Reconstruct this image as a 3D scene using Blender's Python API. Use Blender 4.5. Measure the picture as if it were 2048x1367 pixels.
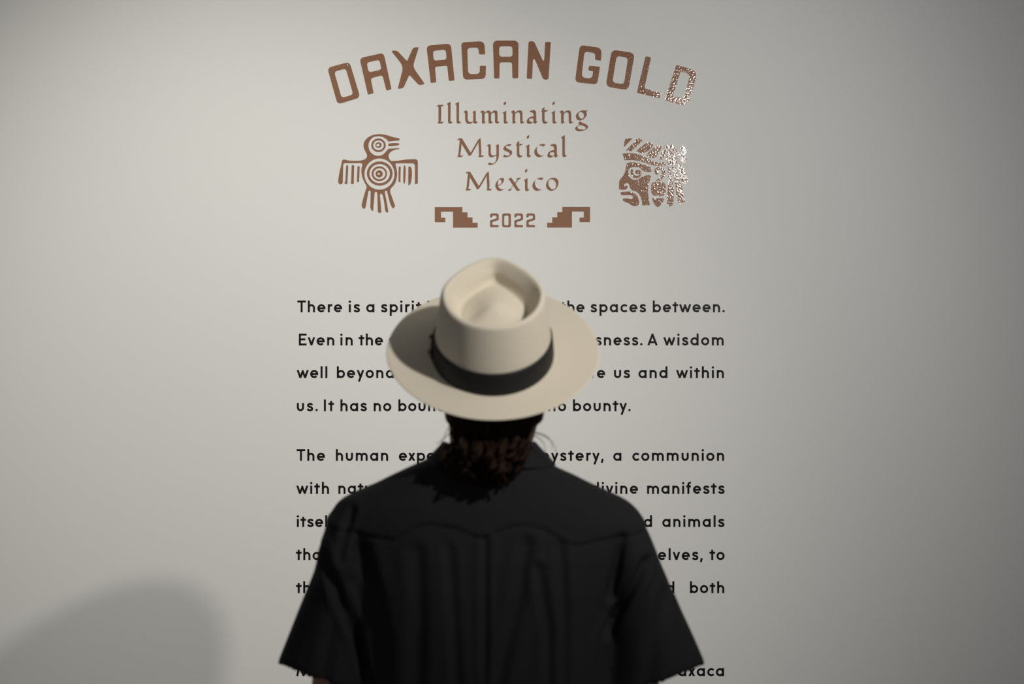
import bpy, bmesh, math, random
from mathutils import Vector, Matrix, Euler, noise
from mathutils.geometry import delaunay_2d_cdt

for o in list(bpy.data.objects):
    bpy.data.objects.remove(o)
C = bpy.context.scene.collection
SC = bpy.context.scene
PI = math.pi

# ---------------------------------------------------------------- camera, light, exposure
CAM_Z, D_WALL, D_MAN = 1.69, 3.5, 2.25         # camera height, distance to the wall (y = 0), to the man
FPX = 50.0 / 36.0 * 2048                       # 50 mm lens on a 36 mm sensor
S_WALL, S_MAN = FPX / D_WALL, FPX / D_MAN      # pixels per metre
cam = bpy.data.cameras.new('camera'); co = bpy.data.objects.new('camera', cam); C.objects.link(co)
co.location = (0, -D_WALL, CAM_Z); co.rotation_euler = (PI/2, 0, 0)
cam.lens = 50; cam.sensor_width = 36; cam.clip_start = 0.05
cam.dof.use_dof = True; cam.dof.focus_distance = D_WALL; cam.dof.aperture_fstop = 3.3
SC.camera = co
SC.view_settings.view_transform = 'Standard'; SC.view_settings.look = 'None'
SC.view_settings.gamma = 1.0; SC.view_settings.use_curve_mapping = False
SC.view_settings.exposure = 0.0

def wall_pt(px, py):   # point of the wall seen at a pixel
    return Vector(((px - 1024) / S_WALL, 0, CAM_Z - (py - 683.5) / S_WALL))
def man_pt(px, py, dy=0.0):   # point in the man's plane
    s = FPX / (D_MAN + dy)
    return Vector(((px - 1024) / s, -D_WALL + D_MAN + dy, CAM_Z - (py - 683.5) / s))
MX = lambda px: (px - 1024) / S_MAN
MZ = lambda py: CAM_Z - (py - 683.5) / S_MAN
MY = -D_WALL + D_MAN

world = bpy.data.worlds.new('world'); SC.world = world; world.use_nodes = True
world.node_tree.nodes['Background'].inputs[0].default_value = (1.0, 0.99, 1.0, 1)
world.node_tree.nodes['Background'].inputs[1].default_value = 0.18

def spot(name, loc, aim, watts, cone, blend, radius, color):
    l = bpy.data.lights.new(name, 'SPOT'); l.energy = watts; l.spot_size = math.radians(cone)
    l.spot_blend = blend; l.shadow_soft_size = radius; l.color = color
    o = bpy.data.objects.new(name, l); C.objects.link(o); o.location = loc
    o.rotation_euler = (Vector(aim) - Vector(loc)).to_track_quat('-Z', 'Y').to_euler()
    return o
KEY = Vector((0.88, -2.3, CAM_Z + 0.815))
spot('track_spot', KEY, wall_pt(620, 840), 82, 92, 1.0, 0.035, (1.0, 0.96, 0.90))
spot('wall_spot', (-0.95, -2.2, 3.25), wall_pt(470, 790), 142, 57, 1.0, 0.08, (1.0, 0.97, 0.91))
spot('wall_spot', (1.35, -2.2, 3.25), wall_pt(1480, 560), 42, 66, 1.0, 0.08, (0.97, 0.97, 1.0))
# ---------------------------------------------------------------- materials
def mat(name, col, rough=0.6, metal=0.0, spec=0.5, bump=None, sheen=0.0, vary=None):
    m = bpy.data.materials.new(name); m.use_nodes = True
    nt = m.node_tree; b = nt.nodes['Principled BSDF']
    b.inputs['Base Color'].default_value = (*col, 1); b.inputs['Roughness'].default_value = rough
    b.inputs['Metallic'].default_value = metal; b.inputs['Specular IOR Level'].default_value = spec
    b.inputs['Sheen Weight'].default_value = sheen
    g = nt.nodes.new('ShaderNodeNewGeometry')
    def tex(scale, detail):
        n = nt.nodes.new('ShaderNodeTexNoise'); n.inputs['Scale'].default_value = scale
        n.inputs['Detail'].default_value = detail
        nt.links.new(g.outputs['Position'], n.inputs['Vector']); return n
    if bump:
        scale, strength, dist = bump
        n = tex(scale, 2.0); bp = nt.nodes.new('ShaderNodeBump')
        bp.inputs['Strength'].default_value = strength; bp.inputs['Distance'].default_value = dist
        nt.links.new(n.outputs['Fac'], bp.inputs['Height']); nt.links.new(bp.outputs['Normal'], b.inputs['Normal'])
    if vary:
        col2, scale = vary
        n = tex(scale, 4.0); mx = nt.nodes.new('ShaderNodeMix'); mx.data_type = 'RGBA'
        mx.inputs[6].default_value = (*col, 1); mx.inputs[7].default_value = (*col2, 1)
        nt.links.new(n.outputs['Fac'], mx.inputs[0]); nt.links.new(mx.outputs[2], b.inputs['Base Color'])
    return m
M_WALL = mat('wall_paint', (0.795, 0.795, 0.765), 0.55, spec=0.3, bump=(260, 0.12, 0.001))
M_COPPER = mat('copper_foil', (0.31, 0.138, 0.066), 0.08, metal=0.0, spec=0.5, bump=(215, 0.5, 0.00072))
M_COPPER.node_tree.nodes['Principled BSDF'].inputs['IOR'].default_value = 2.5
M_INK = mat('black_vinyl', (0.006, 0.005, 0.005), 0.3, spec=0.25, bump=(430, 0.3, 0.0002))
M_FLOOR = mat('floor_concrete', (0.16, 0.155, 0.15), 0.5, vary=((0.22, 0.21, 0.2), 3))
M_CEIL = mat('ceiling_paint', (0.60, 0.60, 0.60), 0.9, spec=0.1)
M_FELT = mat('cream_felt', (0.66, 0.60, 0.49), 0.9, spec=0.15, bump=(900, 0.15, 0.0006), sheen=0.15)
M_BAND = mat('black_ribbon', (0.010, 0.0095, 0.009), 0.6, spec=0.35)
M_SHIRT = mat('black_cotton', (0.0145, 0.0142, 0.0165), 0.9, spec=0.12, bump=(1100, 0.2, 0.0005))
M_SKIN = mat('skin', (0.33, 0.15, 0.10), 0.5, spec=0.4, vary=((0.28, 0.12, 0.085), 20))
M_HAIR = mat('dark_brown_hair', (0.003, 0.0018, 0.0012), 0.6, spec=0.08, vary=((0.024, 0.011, 0.0065), 15))
M_TROUSER = mat('dark_denim', (0.02, 0.022, 0.03), 0.85)
M_SHOE = mat('black_leather', (0.012, 0.011, 0.010), 0.35)
M_EYE = mat('eye_white', (0.75, 0.73, 0.7), 0.2)

# ---------------------------------------------------------------- object helpers
def link(name, me, m, parent=None):
    o = bpy.data.objects.new(name, me); C.objects.link(o)
    if m and not me.materials: me.materials.append(m)
    if parent: o.parent = parent
    return o
def tag(o, label, cat, group=None):
    o['label'] = label; o['category'] = cat
    if group: o['group'] = group
    return o
def empty(name, loc):
    o = bpy.data.objects.new(name, None); C.objects.link(o); o.location = loc
    o.empty_display_size = 0.05
    return o
def bm_mesh(bm, name, smooth=True):
    bmesh.ops.recalc_face_normals(bm, faces=bm.faces)
    me = bpy.data.meshes.new(name); bm.to_mesh(me); bm.free()
    if smooth:
        for p in me.polygons: p.use_smooth = True
    return me
def apply_mods(o):
    dg = bpy.context.evaluated_depsgraph_get()
    me = bpy.data.meshes.new_from_object(o.evaluated_get(dg))
    o.modifiers.clear(); o.data = me
    for p in me.polygons: p.use_smooth = True
    return o
def box(bm, a, b):
    r = bmesh.ops.create_cube(bm, size=1)
    for v in r['verts']:
        v.co = Vector([(a[i] + b[i]) / 2 + v.co[i] * (b[i] - a[i]) for i in range(3)])
def structure(name, a, b, m):
    bm = bmesh.new(); box(bm, a, b); o = link(name, bm_mesh(bm, name, False), m); o['kind'] = 'structure'; return o

# ---------------------------------------------------------------- the setting
structure('wall_back', (-5, 0, 0), (5, 0.15, 3.3), M_WALL)
structure('floor', (-5, -5.2, -0.1), (5, 0.15, 0), M_FLOOR)
structure('ceiling', (-5, -5.2, 3.3), (5, 0.15, 3.4), M_CEIL)

# ---------------------------------------------------------------- flat lettering: outlines to thin vinyl
def parse(s):
    out = []
    for t in s.split():
        c = t.endswith('c'); t = t.rstrip('c'); x, y = t.split(','); out.append((float(x), float(y), c))
    return out
def spline(s):      # on-curve points; a "c" marks a corner
    P = parse(s); n = len(P); out = []
    V = [Vector(p[:2]) for p in P]
    for i in range(n):
        a, b = V[i], V[(i + 1) % n]; ca, cb = P[i][2], P[(i + 1) % n][2]
        out.append(a)
        if ca and cb: continue
        L = (b - a).length
        def tan(k):
            t = V[(k + 1) % n] - V[k - 1]
            return t.normalized() * L if t.length > 0 else t
        ta = (b - a) if ca else tan(i)
        tb = (b - a) if cb else tan((i + 1) % n)
        if ca and not cb: ta = (b - a) * 2 - tb * 1.0
        if cb and not ca: tb = (b - a) * 2 - ta * 1.0
        if ca != cb:   # keep one-sided tangents tame
            if ca: ta = ta.normalized() * L
            else: tb = tb.normalized() * L
        for k in range(1, 5):
            u = k / 5; u2 = u * u; u3 = u2 * u
            out.append(a * (2*u3 - 3*u2 + 1) + ta * (u3 - 2*u2 + u) + b * (3*u2 - 2*u3) + tb * (u3 - u2))
    return out
def fillet(s, r=0):     # straight-sided outline, "x,y" or "x,y,radius"
    P = [tuple(map(float, t.split(','))) for t in s.split()]; n = len(P); out = []
    for i, p in enumerate(P):
        rad = p[2] if len(p) > 2 else r
        v = Vector(p[:2]); a = Vector(P[i - 1][:2]) - v; b = Vector(P[(i + 1) % n][:2]) - v
        d1, d2 = min(rad, a.length * 0.49), min(rad, b.length * 0.49)
        if rad <= 0: out.append(v); continue
        p1, p2 = v + a.normalized() * d1, v + b.normalized() * d2
        for k in range(7):
            u = k / 6; out.append(p1 * (1-u)**2 + v * 2*u*(1-u)*0.96 + p2 * u*u + (p1 + p2) * 0.5 * 2*u*(1-u)*0.04)
    return out
def ellipse(cx, cy, rx, ry, n=40):
    return [Vector((cx + rx * math.cos(2*PI*k/n), cy + ry * math.sin(2*PI*k/n))) for k in range(n)]

THICK = 0.0004
def inside(x, y, p):
    r = False; q = p[-1]
    for c in p:
        if (c[1] > y) != (q[1] > y) and x < (q[0] - c[0]) * (y - c[1]) / (q[1] - c[1]) + c[0]: r = not r
        q = c
    return r
def flat_mesh(name, polys, parity=True):
    """polys in metres (x right, y up): even-odd outlines, or with parity=False a union; a thin vinyl cut-out on y = 0"""
    verts, faces = [], []
    for p in polys:
        p = [Vector(q) for q in p]
        if sum(p[i - 1].x * p[i].y - p[i].x * p[i - 1].y for i in range(len(p))) < 0: p.reverse()
        b = len(verts); verts += p; faces.append(list(range(b, len(verts))))
    v, e, f, ov, oe, of = delaunay_2d_cdt(verts, [], faces, 0, 1e-7)
    bm = bmesh.new()
    top = [bm.verts.new((q.x, -THICK, q.y)) for q in v]
    for tri in f:
        cx, cy = sum(v[i].x for i in tri) / len(tri), sum(v[i].y for i in tri) / len(tri)
        k = sum(inside(cx, cy, p) for p in polys)
        if (k % 2 == 1) if parity else k:
            try: bm.faces.new([top[i] for i in tri])
            except ValueError: pass
    bm.normal_update()
    for fc in list(bm.faces):
        if fc.normal.y > 0: fc.normal_flip()
    rim = [ed for ed in bm.edges if len(ed.link_faces) == 1]
    bottom = {}
    for ed in rim:
        for q in ed.verts:
            if q not in bottom: bottom[q] = bm.verts.new((q.co.x, 0, q.co.z))
    for ed in rim:
        a, b = ed.verts
        try: bm.faces.new([a, b, bottom[b], bottom[a]])
        except ValueError: pass
    for q in [q for q in bm.verts if not q.link_faces]: bm.verts.remove(q)
    me = bpy.data.meshes.new(name); bm.to_mesh(me); bm.free()
    return me
class Zoom:     # tracing frame: origin in photo pixels and magnification
    def __init__(s, ox, oy, k): s.ox, s.oy, s.k = ox, oy, k
    def px(s, pts): return [(s.ox + p[0] / s.k, s.oy + p[1] / s.k) for p in pts]
def on_wall(name, outlines, parent, m, shift=(0, 0)):
    """outlines in photo pixels become a cut-out at their place on the wall"""
    xs = [p[0] for o in outlines for p in o]; ys = [p[1] for o in outlines for p in o]
    c = wall_pt((min(xs) + max(xs)) / 2 + shift[0], (min(ys) + max(ys)) / 2 + shift[1])
    polys = []
    for o in outlines:
        q = [wall_pt(p[0] + shift[0], p[1] + shift[1]) - c for p in o]
        polys.append([(t.x, t.z) for t in q])
    ob = link(name, flat_mesh(name, polys), m, parent)
    ob.location = c - Vector(parent.location)
    return ob

# --- arched title
title = tag(empty('title_lettering', wall_pt(1024, 140)),
            'large arched copper foil title reading OAXACAN GOLD at the top of the wall', 'lettering')
Z1, Z2 = Zoom(640, 60, 5.12), Zoom(1020, 60, 5.12)
TITLE = [
 (Z1, ['75,387 302,325 413,690 180,762', 45], ['146,426 264,394 340,660 222,695', 32]),
 (Z1, ['491,662,8 405,288,42 652,233,42 733,606,12 680,621,12 640,462,25 519,495,25 550,647,12', 0], ['478,334 609,305 630,405 499,434', 28]),
 (Z1, ['735,222,8 738,212,8 790,211,20 892,318,10 955,178,25 1012,176,12 950,375,45 1073,552,10 1015,567,25 915,458,15 853,597,25 796,601,10 855,372,55', 0]),
 (Z1, ['1134,542,10 1090,160,45 1340,138,45 1378,517,14 1319,522,12 1303,364,20 1177,377,22 1191,536,14', 0], ['1156,214 1288,200 1297,302 1165,314', 28]),
 (Z1, ['1446,127,35 1683,113,55 1692,250,12 1630,250,12 1622,178,32 1508,184,35 1517,452,38 1638,450,40 1636,366,12 1700,366,10 1695,499,40 1466,509,45', 0]),
 (Z1, ['1783,496,12 1771,108,50 2033,108,50 2030,494,14 1970,494,14 1967,331,22 1839,331,22 1838,496,14', 0], ['1834,167 1971,167 1971,273 1836,273', 28]),
 (Z2, ['171,498,14 190,115,22 246,115,20 336,312,12 351,312,14 360,121,14 418,122,12 394,509,25 342,508,22 254,298,14 235,298,16 226,501,14', 0]),
 (Z2, ['716,153,45 940,184,55 931,315,12 871,305,12 874,237,28 763,220,35 732,484,40 838,500,40 852,423,12 802,413,12 810,365,12 922,375,10 893,558,40 665,533,45', 0]),
 (Z2, ['1042,200 1278,236 1212,617 980,578', 55], ['1092,264 1210,284 1166,556 1048,536', 38]),
 (Z2, ['1388,268,16 1445,279,16 1376,598,12 1543,645,12 1532,699,10 1299,642,14', 0]),
 (Z2, ['1703,357,12 1870,404,60 1915,450,50 1840,715,60 1785,775,50 1584,720,14', 0], ['1747,423,15 1845,450,45 1785,700,45 1664,682,12', 0]),
]
for z, *outs in TITLE:
    on_wall('letter', [z.px(fillet(s, r)) for s, r in outs], title, M_COPPER)

# --- calligraphic subtitle, three lines
ZA, ZB, ZC, ZD = Zoom(866, 196, 12.8), Zoom(1026, 196, 12.8), Zoom(900, 265, 14.63), Zoom(1020, 265, 15.754)
ZE, ZF = Zoom(920, 335, 18.618), Zoom(1015, 335, 18.618)
G = {
 'I': (ZA, '90,213c 140,172c 285,172c 237,213c 206,218c 206,560 188,606c 280,606c 233,651c 120,652c 141,590c 141,240c 132,215c'),
 'l': (ZA, '345,150c 450,90c 450,570c 465,600 508,610c 470,642 430,657 400,642 386,600c 385,215c 372,168'),
 'u': (ZA, '775,365c 820,328 855,318 880,335 887,370c 887,520c 902,580 945,610 990,608 1030,590c 1030,400c 1022,375 1003,362c 1070,322c 1090,332 1096,370c 1096,570c 1110,600 1150,608c 1115,642 1070,655 1045,640 1033,605c 965,652 900,660 850,625 823,540c 823,410c 808,375'),
 'm': (ZA, '1205,365c 1245,330 1285,318 1312,340 1320,380c 1370,335 1420,318 1460,330 1488,385c 1530,335 1585,318 1630,325 1652,380c 1652,570c 1665,600 1705,608c 1670,642 1630,655 1600,635 1588,590c 1588,430c 1575,385 1545,375 1510,390 1487,430c 1487,570c 1500,602 1540,608c 1500,642 1460,655 1432,640 1421,600c 1421,430c 1405,382 1378,372 1340,385 1320,420c 1320,570c 1328,600 1348,617c 1290,655 1265,655 1255,600c 1255,420c 1240,378'),
 'i': (ZA, '1768,383c 1875,318c 1875,565c 1888,602 1932,610c 1890,643 1850,657 1822,640 1811,590c 1811,430c 1800,392', '1810,120c 1870,82c 1870,150c 1810,187c'),
 'n': (ZB, '1185,365c 1225,328 1265,315 1292,340 1300,380c 1350,333 1410,315 1460,325 1488,390c 1490,560c 1502,598 1545,608c 1500,643 1460,655 1435,635 1428,580c 1425,440c 1415,385 1385,365 1340,375 1300,415c 1297,570c 1306,600 1325,610c 1275,652 1245,655 1232,610c 1232,430c 1220,378'),
 'a': (ZB, '415,355c 460,320 520,305 570,322 592,380c 595,560c 605,592 628,605c 590,640 555,655 530,635 520,610c 460,650 400,660 360,635 352,590 380,530 440,485 525,465c 525,430 512,390 480,365', '525,522c 430,525c 415,555 430,590 470,610 525,603c'),
 't': (ZB, '745,270c 805,232c 807,308c 905,308c 855,350c 808,352c 808,540c 820,588 855,607 905,603c 850,648 800,658 762,630 745,560c 745,352c 708,352c 745,315c'),
 'g': (ZB, '1925,318c 1875,350c 1858,352c 1888,390 1880,450 1840,510 1765,562 1700,575 1640,545 1612,480 1622,420 1680,358 1760,318 1820,315c', '1700,365 1750,357 1790,380 1815,430 1810,500 1765,530 1710,500 1680,450 1680,395', '1720,590c 1740,615c 1820,650 1900,690 1925,740 1890,790 1800,835 1700,850 1620,830 1590,790 1600,750 1640,720 1700,688c 1668,645c', '1720,690c 1800,712 1850,745 1862,785 1820,805 1730,800 1662,775 1650,745 1680,712'),
 'M': (ZC, '200,215c 262,165c 350,165c 605,585c 830,200c 895,160c 918,575c 905,662c 1000,668c 945,716c 835,716c 850,650c 833,290c 630,635c 615,655c 555,692c 530,645c 340,330c 320,540c 298,665c 395,675c 335,716c 217,716c 245,630c 285,240c 272,213c'),
 'y': (ZC, '1068,385c 1120,348 1155,338 1185,355 1192,390c 1193,570c 1208,635 1255,670 1310,663 1358,640c 1358,410c 1345,390 1325,385c 1400,342c 1425,350 1432,390c 1430,640c 1420,730 1380,825 1300,910 1200,950 1130,940 1105,915c 1175,862c 1190,888 1235,902 1285,895 1332,840 1355,740 1355,670c 1290,702 1230,722 1170,715 1132,660 1125,580c 1125,440c 1105,398'),
 's': (ZC, '1735,408c 1700,390 1655,385 1635,405 1650,440 1700,475 1770,510 1815,550 1820,590 1790,650 1720,700 1640,722 1580,715 1548,690c 1612,637c 1640,668 1690,672 1735,655 1750,625 1730,590 1680,560 1600,525 1563,490 1565,450 1610,390 1690,345 1760,335 1800,352c'),
 'c': (ZD, '1115,385c 1090,362 1030,355 950,375 860,440 785,530 765,620 790,700 850,760 920,775 1000,755 1092,707c 1020,725 950,710 880,650 848,560 850,480 880,425 930,405 1000,418 1045,443c'),
 'e': (ZE, '1670,785c 1590,805 1520,795 1460,755 1422,692c 1530,625 1610,540 1642,450 1625,395 1570,380 1490,405 1390,490 1330,590 1315,680 1345,780 1400,845 1470,870 1560,850', '1420,655c 1412,580 1420,500 1450,455 1490,448 1530,470 1548,520 1530,580 1480,630'),
 'x': (ZF, '25,435c 125,368c 150,390c 278,565c 375,440c 315,440c 385,378c 515,378c 460,425c 410,445c 298,600c 400,760c 432,798 485,805c 440,850 380,870 345,855 320,830c 213,680c 105,790c 165,803c 105,858c 5,855c 60,805c 90,790c 205,665c 80,475c 60,450c'),
 'o': (ZF, '1720,375 1810,395 1880,470 1898,570 1870,690 1800,790 1710,850 1620,862 1520,830 1450,740 1435,650 1460,550 1530,450 1620,390', '1610,432 1550,470 1522,560 1530,650 1580,740 1650,800 1730,800 1790,740 1808,640 1790,550 1740,480 1680,440'),
}
LINES = [
 ('topmost copper calligraphy line below the arched title, reading Illuminating', (1024, 232),
  [('I', 0, 0), ('l', 0, 0), ('l', 16.9, 0), ('u', 0, 0), ('m', 0, 0), ('i', 0, 0), ('n', -97.3, 0), ('a', 0, 0), ('t', 0, 0), ('i', 97.5, 0), ('n', 0, 0), ('g', 0, 0)]),
 ('middle copper calligraphy line reading Mystical', (1024, 297),
  [('M', 0, 0), ('y', 0, 0), ('s', 0, 0), ('t', -50.5, 67.4), ('i', 46.2, 67.2), ('c', 0, 0), ('a', 41.3, 67.5), ('l', 228.6, 66.8)]),
 ('lowest copper calligraphy line reading Mexico, just above the year', (1024, 363),
  [('M', 16.4, 66.8), ('e', 0, 0), ('x', 0, 0), ('i', 42.6, 134.8), ('c', -3.8, 67.3), ('o', 0, 0)]),
]
for label, c, items in LINES:
    ln = tag(empty('subtitle_line', wall_pt(*c)), label, 'lettering', 'calligraphic subtitle lines')
    for ch, dx, dy in items:
        z, *outs = G[ch]
        on_wall('letter', [z.px(spline(s)) for s in outs], ln, M_COPPER, (dx, dy))

# --- year and stepped ornaments
ZG, ZH = Zoom(860, 405, 12.047), Zoom(1025, 405, 12.047)
TWO = '1447,357,25 1447,258,50 1652,258,50 1659,415,30 1500,468,25 1500,538,40 1653,538,18 1655,592,14 1447,592,30 1447,425,30 1605,378,20 1605,310,40 1500,310,32 1497,357,22'
year = tag(empty('year_lettering', wall_pt(1025, 440)), 'copper year 2022 between the two stepped ornaments', 'lettering')
on_wall('digit', [ZG.px(fillet(TWO))], year, M_COPPER)
on_wall('digit', [ZG.px(fillet('1740,258 1948,258 1950,592 1738,592', 48)), ZG.px(fillet('1788,310 1893,310 1893,545 1788,545', 36))], year, M_COPPER)
for dx in (585 / 12.047, 876 / 12.047):
    on_wall('digit', [ZG.px(fillet(TWO))], year, M_COPPER, (dx, 0))
for z, s, c, lab in (
    (ZG, '115,108 780,108 780,232 903,232 903,355 1025,355 1025,483 1148,483 1148,602 555,602 555,215 265,215 265,362 370,362 370,472 115,472', (912, 434),
     'copper stepped fret ornament left of the year, stairs descending to the right'),
    (ZH, '1868,103 1200,103 1200,228 1078,228 1078,352 958,352 958,483 835,483 835,600 1433,600 1433,213 1718,213 1718,360 1615,360 1615,470 1868,470', (1138, 434),
     'copper stepped fret ornament right of the year, stairs descending to the left')):
    p = empty('tmp', (0, 0, 0))
    o = on_wall('step_ornament', [z.px(fillet(s, 5))], p, M_COPPER); o.parent = None
    bpy.data.objects.remove(p)
    tag(o, lab, 'ornament', 'stepped ornaments beside the year')

# --- bird emblem
ZI = Zoom(660, 250, 7.195)
bird = tag(empty('bird_emblem', wall_pt(757, 346)), 'copper emblem of a bird with spread wings and a target-ringed breast', 'emblem')
E_ = lambda *a: ZI.px(ellipse(*a))
P_ = lambda s: ZI.px(spline(s))
on_wall('bird_body', [P_('1000,190c 1000,220c 840,237c 800,195 750,168 690,160 620,178 570,230 553,290 570,365 620,420 690,442 760,425 805,380 840,340c 990,330c 1000,345c 930,357 870,390 845,430 848,475 880,515c 970,512 1100,495 1220,490c 1252,500 1264,530c 1264,842c 1222,849c 1222,600c 1212,562 1180,550c 945,550c 945,580c 966,680 960,760 930,850 885,900 866,940 880,1000c 925,1130 935,1165 905,1199c 880,1160 860,1110c 820,955c 805,942 788,965c 815,1100 840,1250c 812,1254 792,1220c 760,1015 735,985c 720,1000 722,1040c 740,1250c 715,1264 688,1250c 682,985c 661,958 642,985c 620,1235c 600,1230c 580,1180 582,1150c 585,960c 570,940 552,960c 515,1170c 485,1203 455,1150c 480,1050 515,930c 525,880 500,830 465,750 452,660 460,600c 462,560 440,547c 205,548c 190,570c 184,825c 150,853 118,820c 125,740 150,620 165,560 175,505c 200,493c 280,510 380,513 450,508 510,485 533,450 525,410 495,350 483,290 500,230 550,175 630,140 720,130 800,140 900,170'),
                      E_(712, 704, 216, 224)], bird, M_COPPER)
on_wall('eye_ring', [E_(698, 290, 104, 98), E_(698, 290, 76, 70)], bird, M_COPPER)
on_wall('pupil', [E_(698, 287, 45, 41), P_('665,290c 695,266 713,290 690,309')], bird, M_COPPER)
on_wall('tongue', [P_('838,275c 850,264 980,260 1000,275 970,292 850,302 838,290c')], bird, M_COPPER)
on_wall('breast_ring', [E_(716, 696, 185, 174), E_(715, 697, 147, 138)], bird, M_COPPER)
on_wall('breast_ring', [E_(710, 699, 111, 107), E_(712, 699, 85, 79)], bird, M_COPPER)
on_wall('breast_center', [E_(708, 701, 52, 52), P_('680,700c 702,683c 720,702c 702,718c')], bird, M_COPPER)
for s in ('232,590c 247,570c 263,590c 250,850c 207,843c 222,790c', '312,577c 348,577c 342,848c 302,848c', '395,592c 428,592c 419,800c 404,822 388,800c',
          '988,605c 1003,592c 1018,600c 1012,829c 986,810c', '1060,600c 1073,580 1086,600c 1089,680 1077,835 1058,835 1055,700', '1128,597c 1160,597c 1178,650 1176,760 1160,840 1140,864c 1125,857c'):
    on_wall('feather', [P_(s)], bird, M_COPPER)

# --- head emblem
ZJ = Zoom(1220, 250, 7.594)
head = tag(empty('profile_emblem', wall_pt(1306, 344)), 'glinting copper emblem of a head in profile wearing a feathered headdress', 'emblem')
Q_ = lambda s: ZJ.px(spline(s))
for nm, *outs in (
    ('headdress_feather', '212,335c 218,270 235,215 262,199c 345,200c'),
    ('headdress_feather', '240,388c 400,215c 430,200 495,240c 350,375c 320,398c'),
    ('headdress_feather', '400,392c 540,280 600,262 660,295c 600,375 500,425c 450,418'),
    ('headdress_feather', '555,455c 610,390 690,325 750,305 782,335c 740,420 690,490 640,502 590,490'),
    ('curled_feather', '740,515c 780,430 820,340 880,300 940,300 985,350 1040,415 1075,420 1108,400 1100,372 1070,365c 1078,330 1110,318 1145,350 1155,400 1130,450 1080,467 1030,450 980,410 930,350 890,345 850,390 830,460 790,527c'),
    ('headdress_drop', '870,420 890,385 920,378 960,420 1000,480 1027,540 1000,585 940,610 880,590 858,520'),
    ('headband', '190,435c 225,425 340,427 450,450 560,500 680,555 840,560c 845,610c 800,625 680,615 580,590 480,555 380,535 225,535c'),
    ('profile_face', '260,580c 300,565 400,570 500,600 600,635 635,665c 628,710c 560,710 500,695 470,660 420,640 340,640 300,655 280,700 290,770 330,820 390,830 440,815 480,790 540,765 580,757 625,775c 600,850 580,940 580,1050 605,1215c 488,1220c 480,1140 450,1060 400,1010 330,985 300,940 285,890 250,880 215,905 225,940c 240,920 265,925 262,955 230,978 140,975c 137,900 150,830 200,770 230,700 245,620'),
    ('profile_eye', '318,672c 350,672c 355,740 380,765 420,770 450,750 440,735 400,740 382,710 390,690 420,680 465,690 480,730 460,780 400,808 345,790 315,740'),
    ('profile_lips', '160,1035 175,1018 260,1010 340,1015 400,1060 435,1120 440,1180 420,1222 340,1222 290,1190 230,1165 195,1140 205,1115 280,1115 330,1122 350,1090 320,1065 250,1062 180,1060'),
    ('ear_curl', '688,850c 735,810 775,760 790,700 765,675 730,685 740,730 710,752 680,735 668,700 690,655 745,638 810,660 838,710 820,790 770,845c'),
    ('ear_ornament', '640,880 700,866 800,868 838,900 845,1000 820,1060 760,1078 660,1065 628,1020 625,930'),
    ('ear_pendant', '640,1105c 720,1110 820,1108c 805,1160 735,1247c 690,1220 655,1160'),
    ('hair_strand', '872,635c 915,635c 925,750 965,950 968,1100 945,1215 905,1232 875,1210 868,1100 880,950 885,750'),
    ('hair_strand', '942,632c 1000,632c 1020,740 1080,900 1125,1080 1130,1160 1090,1193 1045,1180 1010,1060 985,860 960,720'),
    ('hair_strand', '1022,620c 1045,590c 1100,630 1150,730 1178,820 1170,870 1130,888 1095,860 1065,760 1040,690')):
    on_wall(nm, [Q_(s) for s in outs], head, M_COPPER)
on_wall('headdress_dot', [ZJ.px(ellipse(1115, 522, 44, 49))], head, M_COPPER)

# --- black paragraph lettering: a stroke alphabet in photo pixels, y up from the baseline
W = 4.0
def arc(cx, cy, rx, a0, a1, ry=None, n=14):
    ry = rx if ry is None else ry
    return [(cx + rx * math.cos(math.radians(a0 + (a1 - a0) * k / n)), cy + ry * math.sin(math.radians(a0 + (a1 - a0) * k / n))) for k in range(n + 1)]
def cat(pts, n=5):
    P = [Vector(p) for p in pts]; out = []
    for i in range(len(P) - 1):
        p0, p1, p2, p3 = P[max(i-1, 0)], P[i], P[i+1], P[min(i+2, len(P)-1)]
        for k in range(n):
            u = k / n
            out.append(0.5 * ((2*p1) + (p2-p0)*u + (2*p0-5*p1+4*p2-p3)*u*u + (3*p1-p0-3*p2+p3)*u**3))
    return [tuple(v) for v in out] + [pts[-1]]
h = W / 2; XH = 16.3; AS = 23.7; R = (XH - W) / 2; CY = XH / 2
NA = 5.15; NY = XH - h - NA
arch = lambda x: arc(x + NA, NY, NA, 180, 0) + [(x + 2 * NA, 0)]
Mr = 4.93
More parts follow.
